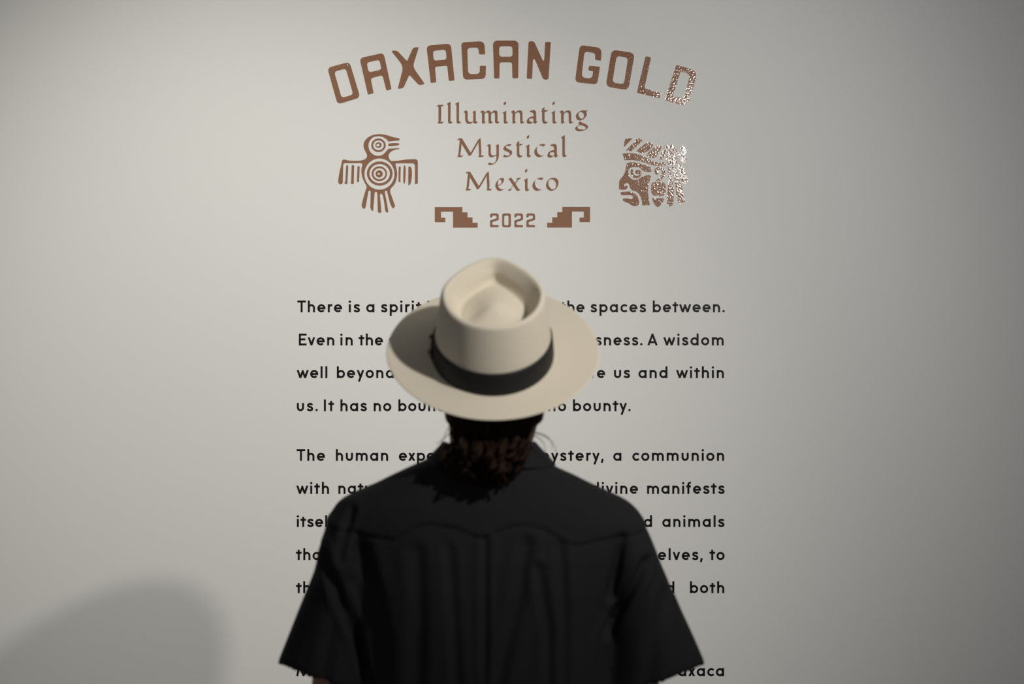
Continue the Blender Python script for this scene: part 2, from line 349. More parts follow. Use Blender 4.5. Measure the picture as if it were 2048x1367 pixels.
FONT = {   # char: (left side, right side, width, strokes); sides: s straight, r round, d diagonal
 'a': ('r', 's', 16.3, [arc(CY, CY, R, 0, 360, n=28), [(XH - h, 0), (XH - h, XH)]]),
 'b': ('s', 'r', 16.3, [arc(CY, CY, R, 0, 360, n=28), [(h, 0), (h, AS)]]),
 'c': ('r', 'd', 14.3, [arc(CY, CY, R, 42, 318, n=24)]),
 'd': ('r', 's', 16.3, [arc(CY, CY, R, 0, 360, n=28), [(XH - h, 0), (XH - h, AS)]]),
 'e': ('r', 'r', 16.3, [arc(CY, CY, R, 0, 318, n=28), [(h, CY - 0.1), (XH - 0.15, CY - 0.1)]]),
 'f': ('d', 'd', 10.4, [[(4.3, 0)] + arc(8.4, 18.1, 4.1, 180, 75), [(0, 14.6), (9.4, 14.6)]]),
 'h': ('s', 's', 2 * NA + W, [[(h, 0), (h, AS)], arch(h)]),
 'i': ('s', 's', W, [[(h, 0), (h, XH)], 'dot', (h, 21.3, 2.35)]),
 'l': ('s', 's', W, [[(h, 0), (h, AS)]]),
 'm': ('s', 's', 4 * Mr + W, [[(h, 0), (h, XH)], arc(h + Mr, XH - h - Mr, Mr, 180, 0) + [(h + 2*Mr, 0)], arc(h + 3*Mr, XH - h - Mr, Mr, 180, 0) + [(h + 4*Mr, 0)]]),
 'n': ('s', 's', 2 * NA + W, [[(h, 0), (h, XH)], arch(h)]),
 'o': ('r', 'r', 16.3, [arc(CY, CY, R, 0, 360, n=28)]),
 'p': ('s', 'r', 16.3, [arc(CY, CY, R, 0, 360, n=28), [(h, -7.2), (h, XH)]]),
 'r': ('s', 'd', 9.2, [[(h, 0), (h, XH)], arc(h + NA, NY, NA, 180, 68)]),
 's': ('r', 'r', 12.7, [cat([(11.3, 12.2), (9.4, 14.0), (6.5, 14.5), (3.6, 13.7), (2.5, 11.9), (3.4, 10.0), (6.4, 8.5), (9.5, 7.1), (10.8, 4.8), (9.8, 2.7), (6.6, 1.8), (3.4, 2.5), (1.3, 4.6)])]),
 't': ('d', 'd', 11.2, [[(5.5, 0), (5.5, 20.4)], [(0, 14.5), (11.2, 14.5)]]),
 'u': ('s', 's', 2 * NA + W, [[(h, XH)] + arc(h + NA, NA + h, NA, 180, 360) + [(h + 2 * NA, XH)]]),
 'v': ('d', 'd', 14.4, [[(1.7, XH), (7.2, 0.9), (12.7, XH)]]),
 'w': ('d', 'd', 23.4, [[(1.6, XH), (6.9, 0.9), (11.7, 13.8), (16.5, 0.9), (21.8, XH)]]),
 'x': ('d', 'd', 14.2, [[(2.0, 0), (12.2, XH)], [(12.2, 0), (2.0, XH)]]),
 'y': ('d', 'd', 14.4, [[(12.8, XH), (4.1, -7.2)], [(1.7, XH), (7.6, 1.8)]]),
 'T': ('d', 'd', 17.1, [[(0, 21.7), (17.1, 21.7)], [(8.55, 0), (8.55, 23.4)]]),
 'E': ('s', 'd', 15.4, [[(h, 0), (h, 23.4)], [(0, h), (15.4, h)], [(0, 12), (13, 12)], [(0, 21.6), (15.4, 21.6)]]),
 'I': ('s', 's', W, [[(h, 0), (h, 23.4)]]),
 'A': ('d', 'd', 20.4, [[(1.9, 0), (10.2, 21.9), (18.5, 0)], [(4.6, 6.4), (15.8, 6.4)]]),
 'M': ('s', 's', 29, [[(2.0, 0), (6.2, 22.2), (14.5, 1.4), (22.8, 22.2), (27, 0)]]),
 'O': ('r', 'r', 24.4, [arc(12.2, 11.7, 10.2, 0, 360, n=32)]),
 '.': ('r', 'r', 4.7, ['dot', (2.35, 2.3, 2.35)]),
 ',': ('d', 'r', 5.4, [[(3.5, 3.9), (1.5, -4.2)]]),
}
BEAR = {'s': 1.55, 'r': 0.7, 'd': 0.0}
def stroke_polys(pts):
    P = [Vector(p) for p in pts]
    closed = (P[0] - P[-1]).length < 1e-4
    if closed: P = P[:-1]
    n = len(P); L, Rr = [], []
    for i in range(n):
        if closed: a, b = P[i - 1], P[(i + 1) % n]
        else: a, b = P[max(i - 1, 0)], P[min(i + 1, n - 1)]
        d1 = (P[i] - a).normalized() if (P[i] - a).length > 0 else None
        d2 = (b - P[i]).normalized() if (b - P[i]).length > 0 else None
        d = ((d1 or d2) + (d2 or d1)).normalized()
        nn = Vector((-d.y, d.x))
        k = 1 / max(0.26, abs(nn.dot(Vector((-(d1 or d2).y, (d1 or d2).x)))))
        L.append(P[i] + nn * h * k); Rr.append(P[i] - nn * h * k)
    polys = []
    for i in range(n if closed else n - 1):
        j = (i + 1) % n
        polys += [[Rr[i], Rr[j], L[j]], [Rr[i], L[j], L[i]]]
    return polys
def clip(p, y, side):
    out = []
    for a, b in zip(p, list(p[1:]) + [p[0]]):
        ia, ib = (a[1] - y) * side >= 0, (b[1] - y) * side >= 0
        if ia: out.append((a[0], a[1]))
        if ia != ib:
            t = (y - a[1]) / (b[1] - a[1]); out.append((a[0] + (b[0] - a[0]) * t, y))
    return out
GLYPH = {}
def glyph(ch):
    if ch not in GLYPH:
        polys, it = [], iter(FONT[ch][3])
        for s in it:
            if s == 'dot':
                x, y, r = next(it); polys.append([Vector((x + r * math.cos(2*PI*k/16), y + r * math.sin(2*PI*k/16))) for k in range(16)])
            else: polys += stroke_polys(s)
        lo = -7.2 if ch in 'yp' else (-4.2 if ch == ',' else 0)
        hi = AS if ch in 'bdfhl' else (XH if ch in 'vwxy' else 23.6)
        out = []
        for p in polys:     # strokes end flat on the baseline and at their height
            p = clip(clip(p, lo, 1), hi, -1)
            if len(p) > 2: out.append([(q[0] / S_WALL, q[1] / S_WALL) for q in p])
        GLYPH[ch] = flat_mesh('glyph', out, parity=False); GLYPH[ch].materials.append(M_INK)
    return GLYPH[ch]
def word(text, x0, x1, base, parent):
    w = [FONT[c][2] for c in text]
    gaps = [BEAR[FONT[text[i]][1]] + BEAR[FONT[text[i+1]][0]] for i in range(len(text) - 1)]
    tr = (x1 - x0 - sum(w) - sum(gaps)) / max(1, len(gaps)) if gaps else 0
    x = x0
    for i, c in enumerate(text):
        o = link({'.': 'full_stop', ',': 'comma'}.get(c, 'letter'), glyph(c), None, parent)
        o.location = wall_pt(x, base) - Vector(parent.location)
        if i < len(gaps): x += w[i] + gaps[i] + tr
PARA = [
 (624.2, 'first black text line of upper paragraph, starting There is a spirit',
  [('There', 594.7, 684.2), ('is', 697.7, 719.9), ('a', 732.5, 748.8), ('spirit', 762, 843), ('in', 854.6, 879.5), ('the', 1120.5, 1169), ('spaces', 1181.2, 1291.9), ('between.', 1305.6, 1449.5)]),
 (690.2, 'second black text line of upper paragraph, starting Even in the',
  [('Even', 597.8, 668.6), ('in', 680.9, 705.5), ('the', 717.4, 766), ('s', 778, 790.6), ('consciousness.', 1049, 1285), ('A', 1294.8, 1315), ('wisdom', 1327, 1447.4)]),
 (755.6, 'third black text line of upper paragraph, ending us and within',
  [('well', 593.8, 654.7), ('beyond', 673.7, 788), ('inside', 1106, 1210.3), ('us', 1228, 1260), ('and', 1276.9, 1334.9), ('within', 1352.5, 1447.8)]),
 (821.7, 'last short black text line of upper paragraph, ending no bounty',
  [('us.', 593.8, 635.6), ('It', 647.8, 668), ('has', 680.9, 733.6), ('no', 747.5, 782.7), ('bound', 796.8, 891), ('no', 1096.6, 1132.3), ('bounty.', 1146, 1261.3)]),
 (921.0, 'first black text line of lower paragraph, starting The human',
  [('The', 593.4, 650.1), ('human', 671.8, 776.3), ('experience', 797.7, 966), ('is', 988, 1010), ('a', 1032, 1048.3), ('mystery,', 1074, 1207.3), ('a', 1226.5, 1242.7), ('communion', 1264.7, 1448.2)]),
 (986.8, 'second black text line of lower paragraph, ending divine manifests',
  [('with', 593, 658.1), ('nature', 676.8, 778), ('divine', 1181.6, 1276), ('manifests', 1294.2, 1449)]),
 (1053.2, 'third black text line of lower paragraph, ending in animals',
  [('itself', 593.8, 668), ('and', 1244, 1304), ('animals', 1324.6, 1448.8)]),
 (1119.2, 'fourth black text line of lower paragraph, ending in selves, to',
  [('that', 592, 656), ('ourselves,', 1245, 1405.5), ('to', 1418.9, 1449.2)]),
 (1185.4, 'fifth black text line of lower paragraph, ending in both',
  [('the', 592, 641), ('and', 1289, 1348.7), ('both', 1380, 1448.6)]),
 (1351.4, 'lowest black text line at the bottom edge, ending in Oaxaca',
  [('M', 592.5, 621.5), ('Oaxaca', 1328, 1448.1)]),
]
for base, lab, words in PARA:
    ln = tag(empty('text_line', wall_pt(1022, base - 8)), lab, 'lettering', 'black paragraph lines on the wall')
    for t, x0, x1 in words: word(t, x0, x1, base, ln)

# ---------------------------------------------------------------- lofts
def loft(bm, rings, cap=True, closed=True):
    vs = [[bm.verts.new(p) for p in r] for r in rings]
    n = len(vs[0])
    for a, b in zip(vs, vs[1:]):
        for i in range(n if closed else n - 1):
            j = (i + 1) % n
            bm.faces.new((a[i], a[j], b[j], b[i]))
    if cap:
        bm.faces.new(list(reversed(vs[0]))); bm.faces.new(vs[-1])
def sring(c, u, v, p=2.3, n=48):     # superellipse ring with half axes u and v
    out = []
    for k in range(n):
        a = 2 * PI * k / n; ca, sa = math.cos(a), math.sin(a)
        x = math.copysign(abs(ca) ** (2 / p), ca); y = math.copysign(abs(sa) ** (2 / p), sa)
        out.append(Vector(c) + Vector(u) * x + Vector(v) * y)
    return out
def limb(bm, pts, rad, n=16):        # closed tapering tube with rounded ends
    P = [Vector(p) for p in pts]; rings = []
    for i, p in enumerate(P):
        d = (P[min(i+1, len(P)-1)] - P[max(i-1, 0)]).normalized()
        a = d.orthogonal().normalized(); b = d.cross(a)
        if rings:      # keep the frame steady
            a = (pa - d * pa.dot(d)).normalized(); b = d.cross(a)
        pa = a
        if i == 0:
            for t in (1.0, 0.7, 0.35): 
                rr = rad[0] * math.sqrt(max(0.02, 1 - t * t)); rings.append(sring(p - d * rad[0] * t, a * rr, b * rr, 2, n))
        rings.append(sring(p, a * rad[i], b * rad[i], 2, n))
        if i == len(P) - 1:
            for t in (0.35, 0.7, 1.0):
                rr = rad[i] * math.sqrt(max(0.02, 1 - t * t)); rings.append(sring(p + d * rad[i] * t, a * rr, b * rr, 2, n))
    loft(bm, rings)
def blob(bm, c, r, rot=None, n=20):
    q = bmesh.ops.create_uvsphere(bm, u_segments=n, v_segments=max(8, n // 2), radius=1)
    for v in q['verts']:
        p = Vector((v.co.x * r[0], v.co.y * r[1], v.co.z * r[2]))
        if rot: p = rot @ p
        v.co = p + Vector(c)
def remesh(bm, name, m, parent, voxel, smooth_it=6):
    o = link(name, bm_mesh(bm, name), m, parent)
    r = o.modifiers.new('r', 'REMESH'); r.mode = 'VOXEL'; r.voxel_size = voxel
    s = o.modifiers.new('s', 'SMOOTH'); s.iterations = smooth_it; s.factor = 0.5
    apply_mods(o)
    if not o.data.materials: o.data.materials.append(m)
    return o

# ---------------------------------------------------------------- the man
PX = MX(976)                                   # his middle line
man = tag(empty('person', (PX, MY, 0)),
          'person seen from behind in a black short-sleeved western shirt, head tilted back reading the wall', 'person')
man.location = (PX, MY, 0)
INV = Matrix.Translation((-PX, -MY, 0))
def kid(o, parent=man):
    return o
# hat frame: tilted back, sits on the head
HAT_C = Vector((MX(986), MY - 0.02, MZ(709)))
HAT_ROT = Euler((math.radians(-35), math.radians(1.0), 0)).to_matrix()
HEAD_ROT = Euler((math.radians(24), 0, 0)).to_matrix()
HAT_ROT = Euler((math.radians(35), math.radians(1.0), 0)).to_matrix()
HEAD_C = HAT_C + HAT_ROT @ Vector((0, 0.0, -0.035))
def hp(x, y, z): return HEAD_C + HEAD_ROT @ Vector((x, y, z))
L3 = lambda p: Vector(p) - Vector((PX, MY, 0))     # world to the person's frame

bm = bmesh.new()
# torso under the shirt
tor = [(884, 0.054, 0.052, 0.012), (925, 0.062, 0.058, 0.010), (965, 0.115, 0.066, 0.0), (1000, 0.155, 0.072, 0.0), (1060, 0.172, 0.085, -0.002),
       (1200, 0.165, 0.10, 0), (1330, 0.155, 0.095, 0.005), (1480, 0.150, 0.092, 0.005), (1600, 0.165, 0.10, 0), (1680, 0.160, 0.10, 0)]
loft(bm, [sring((0, dy, MZ(py)), (hx, 0, 0), (0, hy, 0), 2.2, 40) for py, hx, hy, dy in tor])
loft(bm, [sring(((cx - 976) / S_MAN, dy, MZ(py)), (hx, 0, 0), (0, hy, 0), 2.0, 32) for py, cx, hx, hy, dy in ((950, 977, .064, .056, .012), (900, 979, .064, .057, .012), (875, 984, .067, .058, .010), (850, 987, .070, .060, .006), (800, 988, .066, .06, .0))])
# head and face
blob(bm, L3(hp(0, 0, 0.005)), (0.077, 0.096, 0.105), HEAD_ROT, 32)
blob(bm, L3(hp(0, 0.030, -0.058)), (0.056, 0.060, 0.056), HEAD_ROT, 24)      # jaw
blob(bm, L3(hp(0, 0.078, -0.104)), (0.022, 0.016, 0.014), HEAD_ROT)         # chin
for s in (-1, 1):
    blob(bm, L3(hp(s*0.038, 0.056, -0.028)), (0.026, 0.024, 0.024), HEAD_ROT)  # cheek
    blob(bm, L3(hp(s*0.03, 0.088, 0.027)), (0.026, 0.010, 0.008), HEAD_ROT) # brow
    blob(bm, L3(hp(s*0.078, -0.004, -0.012)), (0.008, 0.018, 0.031), HEAD_ROT) # ear
    blob(bm, L3(hp(s*0.079, 0.002, -0.038)), (0.007, 0.009, 0.010), HEAD_ROT)
    blob(bm, L3(hp(s*0.011, 0.105, -0.035)), (0.0075, 0.009, 0.007), HEAD_ROT)  # nostril
    blob(bm, L3(hp(s*0.031, 0.0815, 0.0195)), (0.0175, 0.012, 0.0055), HEAD_ROT)  # upper lid
    blob(bm, L3(hp(s*0.031, 0.080, -0.0005)), (0.016, 0.011, 0.005), HEAD_ROT)  # lower lid
limb(bm, [L3(hp(0, 0.090, 0.012)), L3(hp(0, 0.105, -0.012)), L3(hp(0, 0.114, -0.031))], [0.009, 0.010, 0.012], 12)  # nose
blob(bm, L3(hp(0, 0.092, -0.062)), (0.025, 0.011, 0.0065), HEAD_ROT)        # upper lip
blob(bm, L3(hp(0, 0.091, -0.075)), (0.021, 0.011, 0.0075), HEAD_ROT)        # lower lip
# arms and hands
ARMS = {}
for s, sh, mid, el, wr in ((-1, (714, 1085), (682, 1340), (668, 1436), (672, 1760)), (1, (1232, 1085), (1259, 1340), (1274, 1436), (1268, 1760))):
    A = L3((MX(sh[0]), MY + 0.008, MZ(sh[1]))); B = L3((MX(mid[0]), MY + 0.012, MZ(mid[1]))); E = L3((MX(el[0]), MY + 0.01, MZ(el[1])))
    Wp = L3((MX(wr[0]), MY + 0.07, MZ(wr[1])))
    limb(bm, [A, A.lerp(B, 0.5), B, E, E.lerp(Wp, 0.3), E.lerp(Wp, 0.7), Wp], [0.040, 0.042, 0.046, 0.042, 0.044, 0.036, 0.028], 18)
    # hand: palm, four fingers of unequal length, thumb from the side of the palm; relaxed curl
    pal = Wp + Vector((0, 0.015, -0.055))
    blob(bm, pal, (0.017, 0.040, 0.055), Euler((math.radians(12), 0, 0)).to_matrix(), 20)
    for k, (oy, ln) in enumerate(((0.030, 0.070), (0.011, 0.080), (-0.008, 0.074), (-0.026, 0.058))):
        b0 = pal + Vector((0, oy, -0.040)); inn = -s
        limb(bm, [b0, b0 + Vector((inn*0.003, oy*0.1 + 0.006, -ln*0.45)), b0 + Vector((inn*0.012, oy*0.15 + 0.012, -ln*0.78)), b0 + Vector((inn*0.024, oy*0.15 + 0.016, -ln*0.98))],
             [0.0095, 0.0088, 0.0080, 0.0070], 10)
    t0 = pal + Vector((-s*0.006, 0.030, 0.022))
    limb(bm, [t0, t0 + Vector((-s*0.010, 0.024, -0.022)), t0 + Vector((-s*0.016, 0.030, -0.050)), t0 + Vector((-s*0.018, 0.028, -0.068))], [0.013, 0.0115, 0.0098, 0.008], 10)
# legs
for s in (-1, 1):
    limb(bm, [(s*0.088, 0, 0.93), (s*0.095, 0.004, 0.75), (s*0.098, 0.008, 0.50), (s*0.100, -0.012, 0.36), (s*0.102, -0.008, 0.20), (s*0.103, -0.004, 0.085)],
         [0.088, 0.078, 0.054, 0.056, 0.045, 0.036], 18)
    limb(bm, [(s*0.103, -0.03, 0.045), (s*0.108, 0.06, 0.045), (s*0.112, 0.14, 0.035)], [0.034, 0.036, 0.027], 14)
body = remesh(bm, 'body', M_SKIN, man, 0.0055, 5)
for s in (-1, 1):
    bm = bmesh.new(); blob(bm, L3(hp(s*0.031, 0.0815, 0.010)), (0.0125, 0.0125, 0.0105), HEAD_ROT, 16)
    e = link('eye', bm_mesh(bm, 'eye'), M_EYE, man)
    bm = bmesh.new(); blob(bm, L3(hp(s*0.031, 0.0925, 0.0105)), (0.0052, 0.0022, 0.0052), HEAD_ROT, 12)
    link('iris', bm_mesh(bm, 'iris'), M_HAIR, e)

# trousers and shoes
bm = bmesh.new()
loft(bm, [sring((0, 0, z), (hx, 0, 0), (0, hy, 0), 2.4, 40) for z, hx, hy in ((1.02, 0.168, 0.108), (0.95, 0.175, 0.115), (0.86, 0.183, 0.12), (0.80, 0.183, 0.118))])
for s in (-1, 1):
    loft(bm, [sring((s*x, y, z), (hx, 0, 0), (0, hy, 0), 2.3, 32) for x, y, z, hx, hy in
              ((0.088, 0, 0.86, 0.094, 0.118), (0.096, 0.004, 0.70, 0.088, 0.10), (0.100, 0.006, 0.48, 0.074, 0.078), (0.103, -0.006, 0.30, 0.068, 0.075), (0.104, 0, 0.06, 0.064, 0.078))])
trousers = remesh(bm, 'trousers', M_TROUSER, man, 0.008, 4)
for s in (-1, 1):
    bm = bmesh.new()
    loft(bm, [sring((s*(0.105 + 0.012*t), y, 0.012 + zc), (hx, 0, 0), (0, 0, hz), 2.6, 24) for t, y, zc, hx, hz in
              ((0, -0.088, 0.030, 0.022, 0.028), (0, -0.075, 0.042, 0.036, 0.046), (0.2, -0.03, 0.05, 0.040, 0.058), (0.5, 0.04, 0.042, 0.043, 0.05), (0.8, 0.12, 0.028, 0.048, 0.034), (1, 0.175, 0.022, 0.040, 0.027), (1, 0.205, 0.016, 0.018, 0.016))])
    sh = remesh(bm, 'shoe', M_SHOE, man, 0.005, 3)
    bm = bmesh.new()
    loft(bm, [[(s*(0.105 + 0.012*(y+0.09)/0.3) + hx*math.cos(a), y0 + hy*math.sin(a), z) for a in [2*PI*k/32 for k in range(32)]]
              for y, y0, hx, hy, z in ((0.06, 0.06, 0.049, 0.150, 0.0), (0.06, 0.06, 0.049, 0.150, 0.018))])
    link('sole', bm_mesh(bm, 'sole', False), M_SHOE, sh)

# shirt: torso and sleeves grown into one cloth
TORSO = [(884, 905, 1052, .060, .010), (900, 886, 1066, .066, .008), (915, 862, 1082, .072, .006), (934, 818, 1112, .078, .004), (950, 783, 1149, .082, .002), (965, 753, 1179, .086, 0),
         (981, 714, 1214, .090, 0), (992, 691, 1239, .093, -.002), (1003, 676, 1259, .095, -.003), (1018, 666, 1275, .098, -.004), (1040, 660, 1290, .102, -.005), (1065, 684, 1276, .107, -.006),
         (1100, 700, 1262, .114, -.008), (1160, 712, 1240, .121, -.010), (1230, 720, 1226, .124, -.010), (1300, 726, 1220, .124, -.008), (1400, 732, 1216, .122, -.006), (1520, 734, 1216, .124, -.004), (1700, 722, 1230, .132, 0), (1770, 720, 1232, .134, 0)]
SLEEVE = {-1: ([(690, 996), (656, 1030), (646, 1073), (628, 1143), (584, 1253), (555, 1327)], [(775, 1035), (756, 1085), (750, 1120), (746, 1200), (750, 1320), (757, 1396)]),
          1: ([(1238, 996), (1283, 1030), (1304, 1076), (1331, 1148), (1375, 1249), (1409, 1327)], [(1165, 1035), (1190, 1085), (1204, 1120), (1210, 1200), (1205, 1320), (1203, 1404)])}
SLD = [.062, .078, .084, .084, .082, .080]
bm = bmesh.new()
loft(bm, [sring(((MX(l) + MX(r)) / 2 - PX, dy, MZ(py)), ((MX(r) - MX(l)) / 2, 0, 0), (0, hy, 0), 2.35, 64) for py, l, r, hy, dy in TORSO])
HEM = {}
for s, (outp, inp) in SLEEVE.items():
    rings = []
    for (a, b, d), tl in zip(zip(outp, inp, SLD), (0, 0, 0, 0.06, 0.16, 0.23)):
        A = L3((MX(a[0]), MY, MZ(a[1]))); B = L3((MX(b[0]), MY, MZ(b[1])))
        rings.append(sring((A + B) / 2, (A - B) / 2, (0, d, -tl * d), 2.0, 48))
    HEM[s] = (A, B)
    if s > 0: rings = rings
    loft(bm, rings)
shirt = link('shirt', bm_mesh(bm, 'shirt'), M_SHIRT, man)
r = shirt.modifiers.new('r', 'REMESH'); r.mode = 'VOXEL'; r.voxel_size = 0.0042
apply_mods(shirt)
YOKE = [(640, 1040), (690, 1046), (716, 1046), (751, 1054), (799, 1060), (821, 1047), (848, 1033), (874, 1030), (914, 1036), (949, 1050), (968, 1055), (993, 1045), (1023, 1033), (1054, 1031), (1081, 1037), (1107, 1052), (1129, 1066), (1155, 1069), (1190, 1063), (1226, 1057), (1300, 1050)]
ZZ = lambda x, y: (540 + x * 0.43945, 840 + y * 0.43945)
FOLDS = [([(270, 570), (330, 720), (420, 950), (480, 1199), (500, 1320)], 10, 0.010), ([(440, 560), (500, 760), (535, 950), (525, 1250)], 17, 0.006),
         ([(985, 500), (985, 1300)], 7, 0.005), ([(1165, 520), (1130, 750), (1060, 1020), (1020, 1250)], 13, 0.006), ([(1215, 620), (1260, 900), (1262, 1200)], 10, 0.005),
         ([(1310, 530), (1330, 800), (1325, 1250)], 9, 0.0045), ([(1690, 610), (1590, 790), (1500, 960), (1490, 1250)], 10, 0.009), ([(400, 390), (370, 480), (345, 600)], 8, 0.005),
         ([(1585, 500), (1560, 620), (1530, 760)], 9, 0.005), ([(690, 560), (700, 800), (690, 1200)], 16, 0.005), ([(830, 540), (850, 800), (870, 1200)], 10, 0.0035), ([(380, 700), (300, 950), (270, 1150)], 14, 0.004), ([(1790, 760), (1720, 950), (1700, 1150)], 14, 0.004)]
FOLDS = [([ZZ(*p) for p in pts + ([(pts[-1][0], 1950)] if pts[-1][1] > 1150 and len(pts) > 1 else [])], w, a) for pts, w, a in FOLDS]
def seg_dist(p, a, b):
    ab = (b[0]-a[0], b[1]-a[1]); t = ((p[0]-a[0])*ab[0] + (p[1]-a[1])*ab[1]) / (ab[0]**2 + ab[1]**2)
    t = max(0, min(1, t)); return math.hypot(p[0]-a[0]-ab[0]*t, p[1]-a[1]-ab[1]*t)
def yoke_y(px):
    for (a, b) in zip(YOKE, YOKE[1:]):
        if a[0] <= px <= b[0]:
            t = (px - a[0]) / (b[0] - a[0]); t = t * t * (3 - 2 * t) * 0.5 + t * 0.5
            return a[1] + (b[1] - a[1]) * t
    return 1045
def shape_shirt(o):
    bm = bmesh.new(); bm.from_mesh(o.data)
    # smooth the joins first
    for _ in range(8): bmesh.ops.smooth_vert(bm, verts=bm.verts, factor=0.5, use_axis_x=True, use_axis_y=True, use_axis_z=True)
    bm.normal_update()
    mv = []
    for v in bm.verts:
        x, z = v.co.x + PX, v.co.z
        px, py = 1024 + x * S_MAN, 683.5 + (CAM_Z - z) * S_MAN
        d = 0.0
        n = v.normal
        back = max(0.0, min(1.0, 0.25 - n.y * 1.6))
        if back > 0:
            for pts, w, a in FOLDS:
                m = min(seg_dist((px, py), p, q) for p, q in zip(pts, pts[1:]))
                if m < w * 3.2:
                    g = math.exp(-(m / w) ** 2); rr = math.exp(-((m - w * 1.7) / w) ** 2)
                    d += a * (-g + 0.45 * rr)
            t = (yoke_y(px) - py) / 5.0
            t = max(0.0, min(1.0, t + 0.5)); d += 0.003 * t * t * (3 - 2 * t) if py > 960 else 0.003
            ridge = math.exp(-((py - yoke_y(px) - 4) / 3.5) ** 2); d -= 0.0016 * ridge
            d *= back
        if py > 1000:
            d += 0.0022 * noise.noise(Vector((x * 14, v.co.y * 14, z * 7)))
        mv.append((v, n * d))
    for v, d in mv: v.co += d
    # open the sleeve ends and the bottom
    kill = []
    for f in bm.faces:
        c = f.calc_center_median(); nn = f.normal
        if nn.z < -0.75 and c.z < MZ(1755): kill.append(f); continue
        for s, (A, B) in HEM.items():
            ax = Vector((-(A - B).z, 0, (A - B).x)).normalized()
            if ax.z > 0: ax = -ax
            if nn.dot(ax) > 0.7 and abs((c - A).dot(ax)) < 0.034 and (c - (A + B) / 2).length < (A - B).length * 0.62 : kill.append(f); break
    bmesh.ops.delete(bm, geom=kill, context='FACES')
    bm.to_mesh(o.data); bm.free()
    for p in o.data.polygons: p.use_smooth = True
    sol = o.modifiers.new('thickness', 'SOLIDIFY'); sol.thickness = 0.0025; sol.offset = -1
    apply_mods(o)
shape_shirt(shirt)
# turned-down collar, open at the front
bm = bmesh.new(); rings = []
for py, hx, hy, dy in ((930, .106, .089, .004), (915, .097, .085, .004), (900, .084, .079, .006), (888, .076, .074, .008), (882, .072, .070, .010), (886, .068, .066, .010), (905, .066, .064, .010)):
    rr = []
    for k in range(49):
        a = PI/2 + 0.32 + (2*PI - 0.64) * k / 48
        front = max(0, math.sin(a)); 
        rr.append(((978 - 976) / S_MAN + hx * math.cos(a), dy + hy * math.sin(a), MZ(py) - 0.05 * front ** 2))
    rings.append(rr)
loft(bm, rings, cap=False, closed=False)
collar = link('collar', bm_mesh(bm, 'collar'), M_SHIRT, shirt)
sol = collar.modifiers.new('t', 'SOLIDIFY'); sol.thickness = 0.0022; sol.offset = 0
sb = collar.modifiers.new('s', 'SUBSURF'); sb.levels = 1; sb.render_levels = 1
apply_mods(collar)

# hair: cap over the skull, nape, and a loose curly ponytail
rnd = random.Random(7)
bm = bmesh.new()
blob(bm, L3(hp(0, -0.010, 0.012)), (0.0815, 0.092, 0.106), HEAD_ROT, 32)
loft(bm, [sring(L3((MX(cx), MY + dy, MZ(py))), (hx, 0, 0), (0, hy, 0), 2.1, 32) for py, cx, hx, hy, dy in
          ((780, 988, .080, .060, -.03), (815, 989, .079, .058, -.030), (838, 989, .0765, .050, -.030), (856, 986, .062, .046, -.032), (875, 983, .056, .040, -.036), (892, 979, .052, .030, -.044), (905, 977, .045, .02, -.05))])
blob(bm, L3((MX(972), MY - 0.088, MZ(915))), (0.062, 0.024, 0.036), None, 20)
hair = remesh(bm, 'hair', M_HAIR, man, 0.004, 3)
def strand(bm, pts, r0, r1, n=5):
    P = [Vector(p) for p in cat([tuple(p) for p in pts], 4)] if False else [Vector(p) for p in pts]
    Q = []
    for i in range(len(P) - 1):
        p0, p1, p2, p3 = P[max(i-1, 0)], P[i], P[i+1], P[min(i+2, len(P)-1)]
        for k in range(4):
            u = k / 4
            Q.append(0.5 * ((2*p1) + (p2-p0)*u + (2*p0-5*p1+4*p2-p3)*u*u + (3*p1-p0-3*p2+p3)*u**3))
    Q.append(P[-1])
    rad = [r0 + (r1 - r0) * i / (len(Q) - 1) for i in range(len(Q))]
    rings = []; pa = None
    for i, p in enumerate(Q):
        d = (Q[min(i+1, len(Q)-1)] - Q[max(i-1, 0)]).normalized()
        a = d.orthogonal().normalized() if pa is None else (pa - d * pa.dot(d)).normalized()
        pa = a; b = d.cross(a); rings.append(sring(p, a * rad[i], b * rad[i], 2, n))
    loft(bm, rings)
bm = bmesh.new()
for k in range(80):
    px0 = rnd.gauss(978, 38); px0 = max(905, min(1058, px0)); py0 = rnd.uniform(868, 905)
    ln = rnd.uniform(35, 72) * (1.05 - abs(px0 - 975) / 190)
    ph = rnd.uniform(0, 6.28); amp = rnd.uniform(4, 13); fr = rnd.uniform(0.9, 1.9); drift = (972 - px0) * rnd.uniform(-0.15, 0.45)
    y0 = -0.078 - rnd.uniform(0, 0.034) * (1 - ((px0 - 975) / 95) ** 2)
    pts = []
    for i in range(8):
        t = i / 7
        px = px0 + drift * t + amp * math.sin(ph + t * 6.28 * fr) * (0.3 + t)
        py = py0 + ln * t
        pts.append(L3((MX(px), MY + y0 - 0.024 * math.sin(PI * min(1, t * 1.1)) + 0.006 * math.cos(ph + t * 6.28 * fr) - 0.012 * t, MZ(py))))
    strand(bm, pts, rnd.choice((0.0018, 0.004, 0.006, 0.0075)), 0.0008)
for k in range(90):      # combed strands on the nape
    px0 = rnd.uniform(897, 1080); px1 = 976 + (px0 - 988) * 0.75
    pts = [L3((MX(px0 + (px1 - px0) * t + 2 * math.sin(t * 5 + k)), MY - 0.084 + 0.050 * ((px0 - 988) / 95) ** 2 - 0.012 * t, MZ(832 + 62 * t))) for t in (0, 0.25, 0.5, 0.75, 1)]
    strand(bm, pts, 0.0016, 0.001)
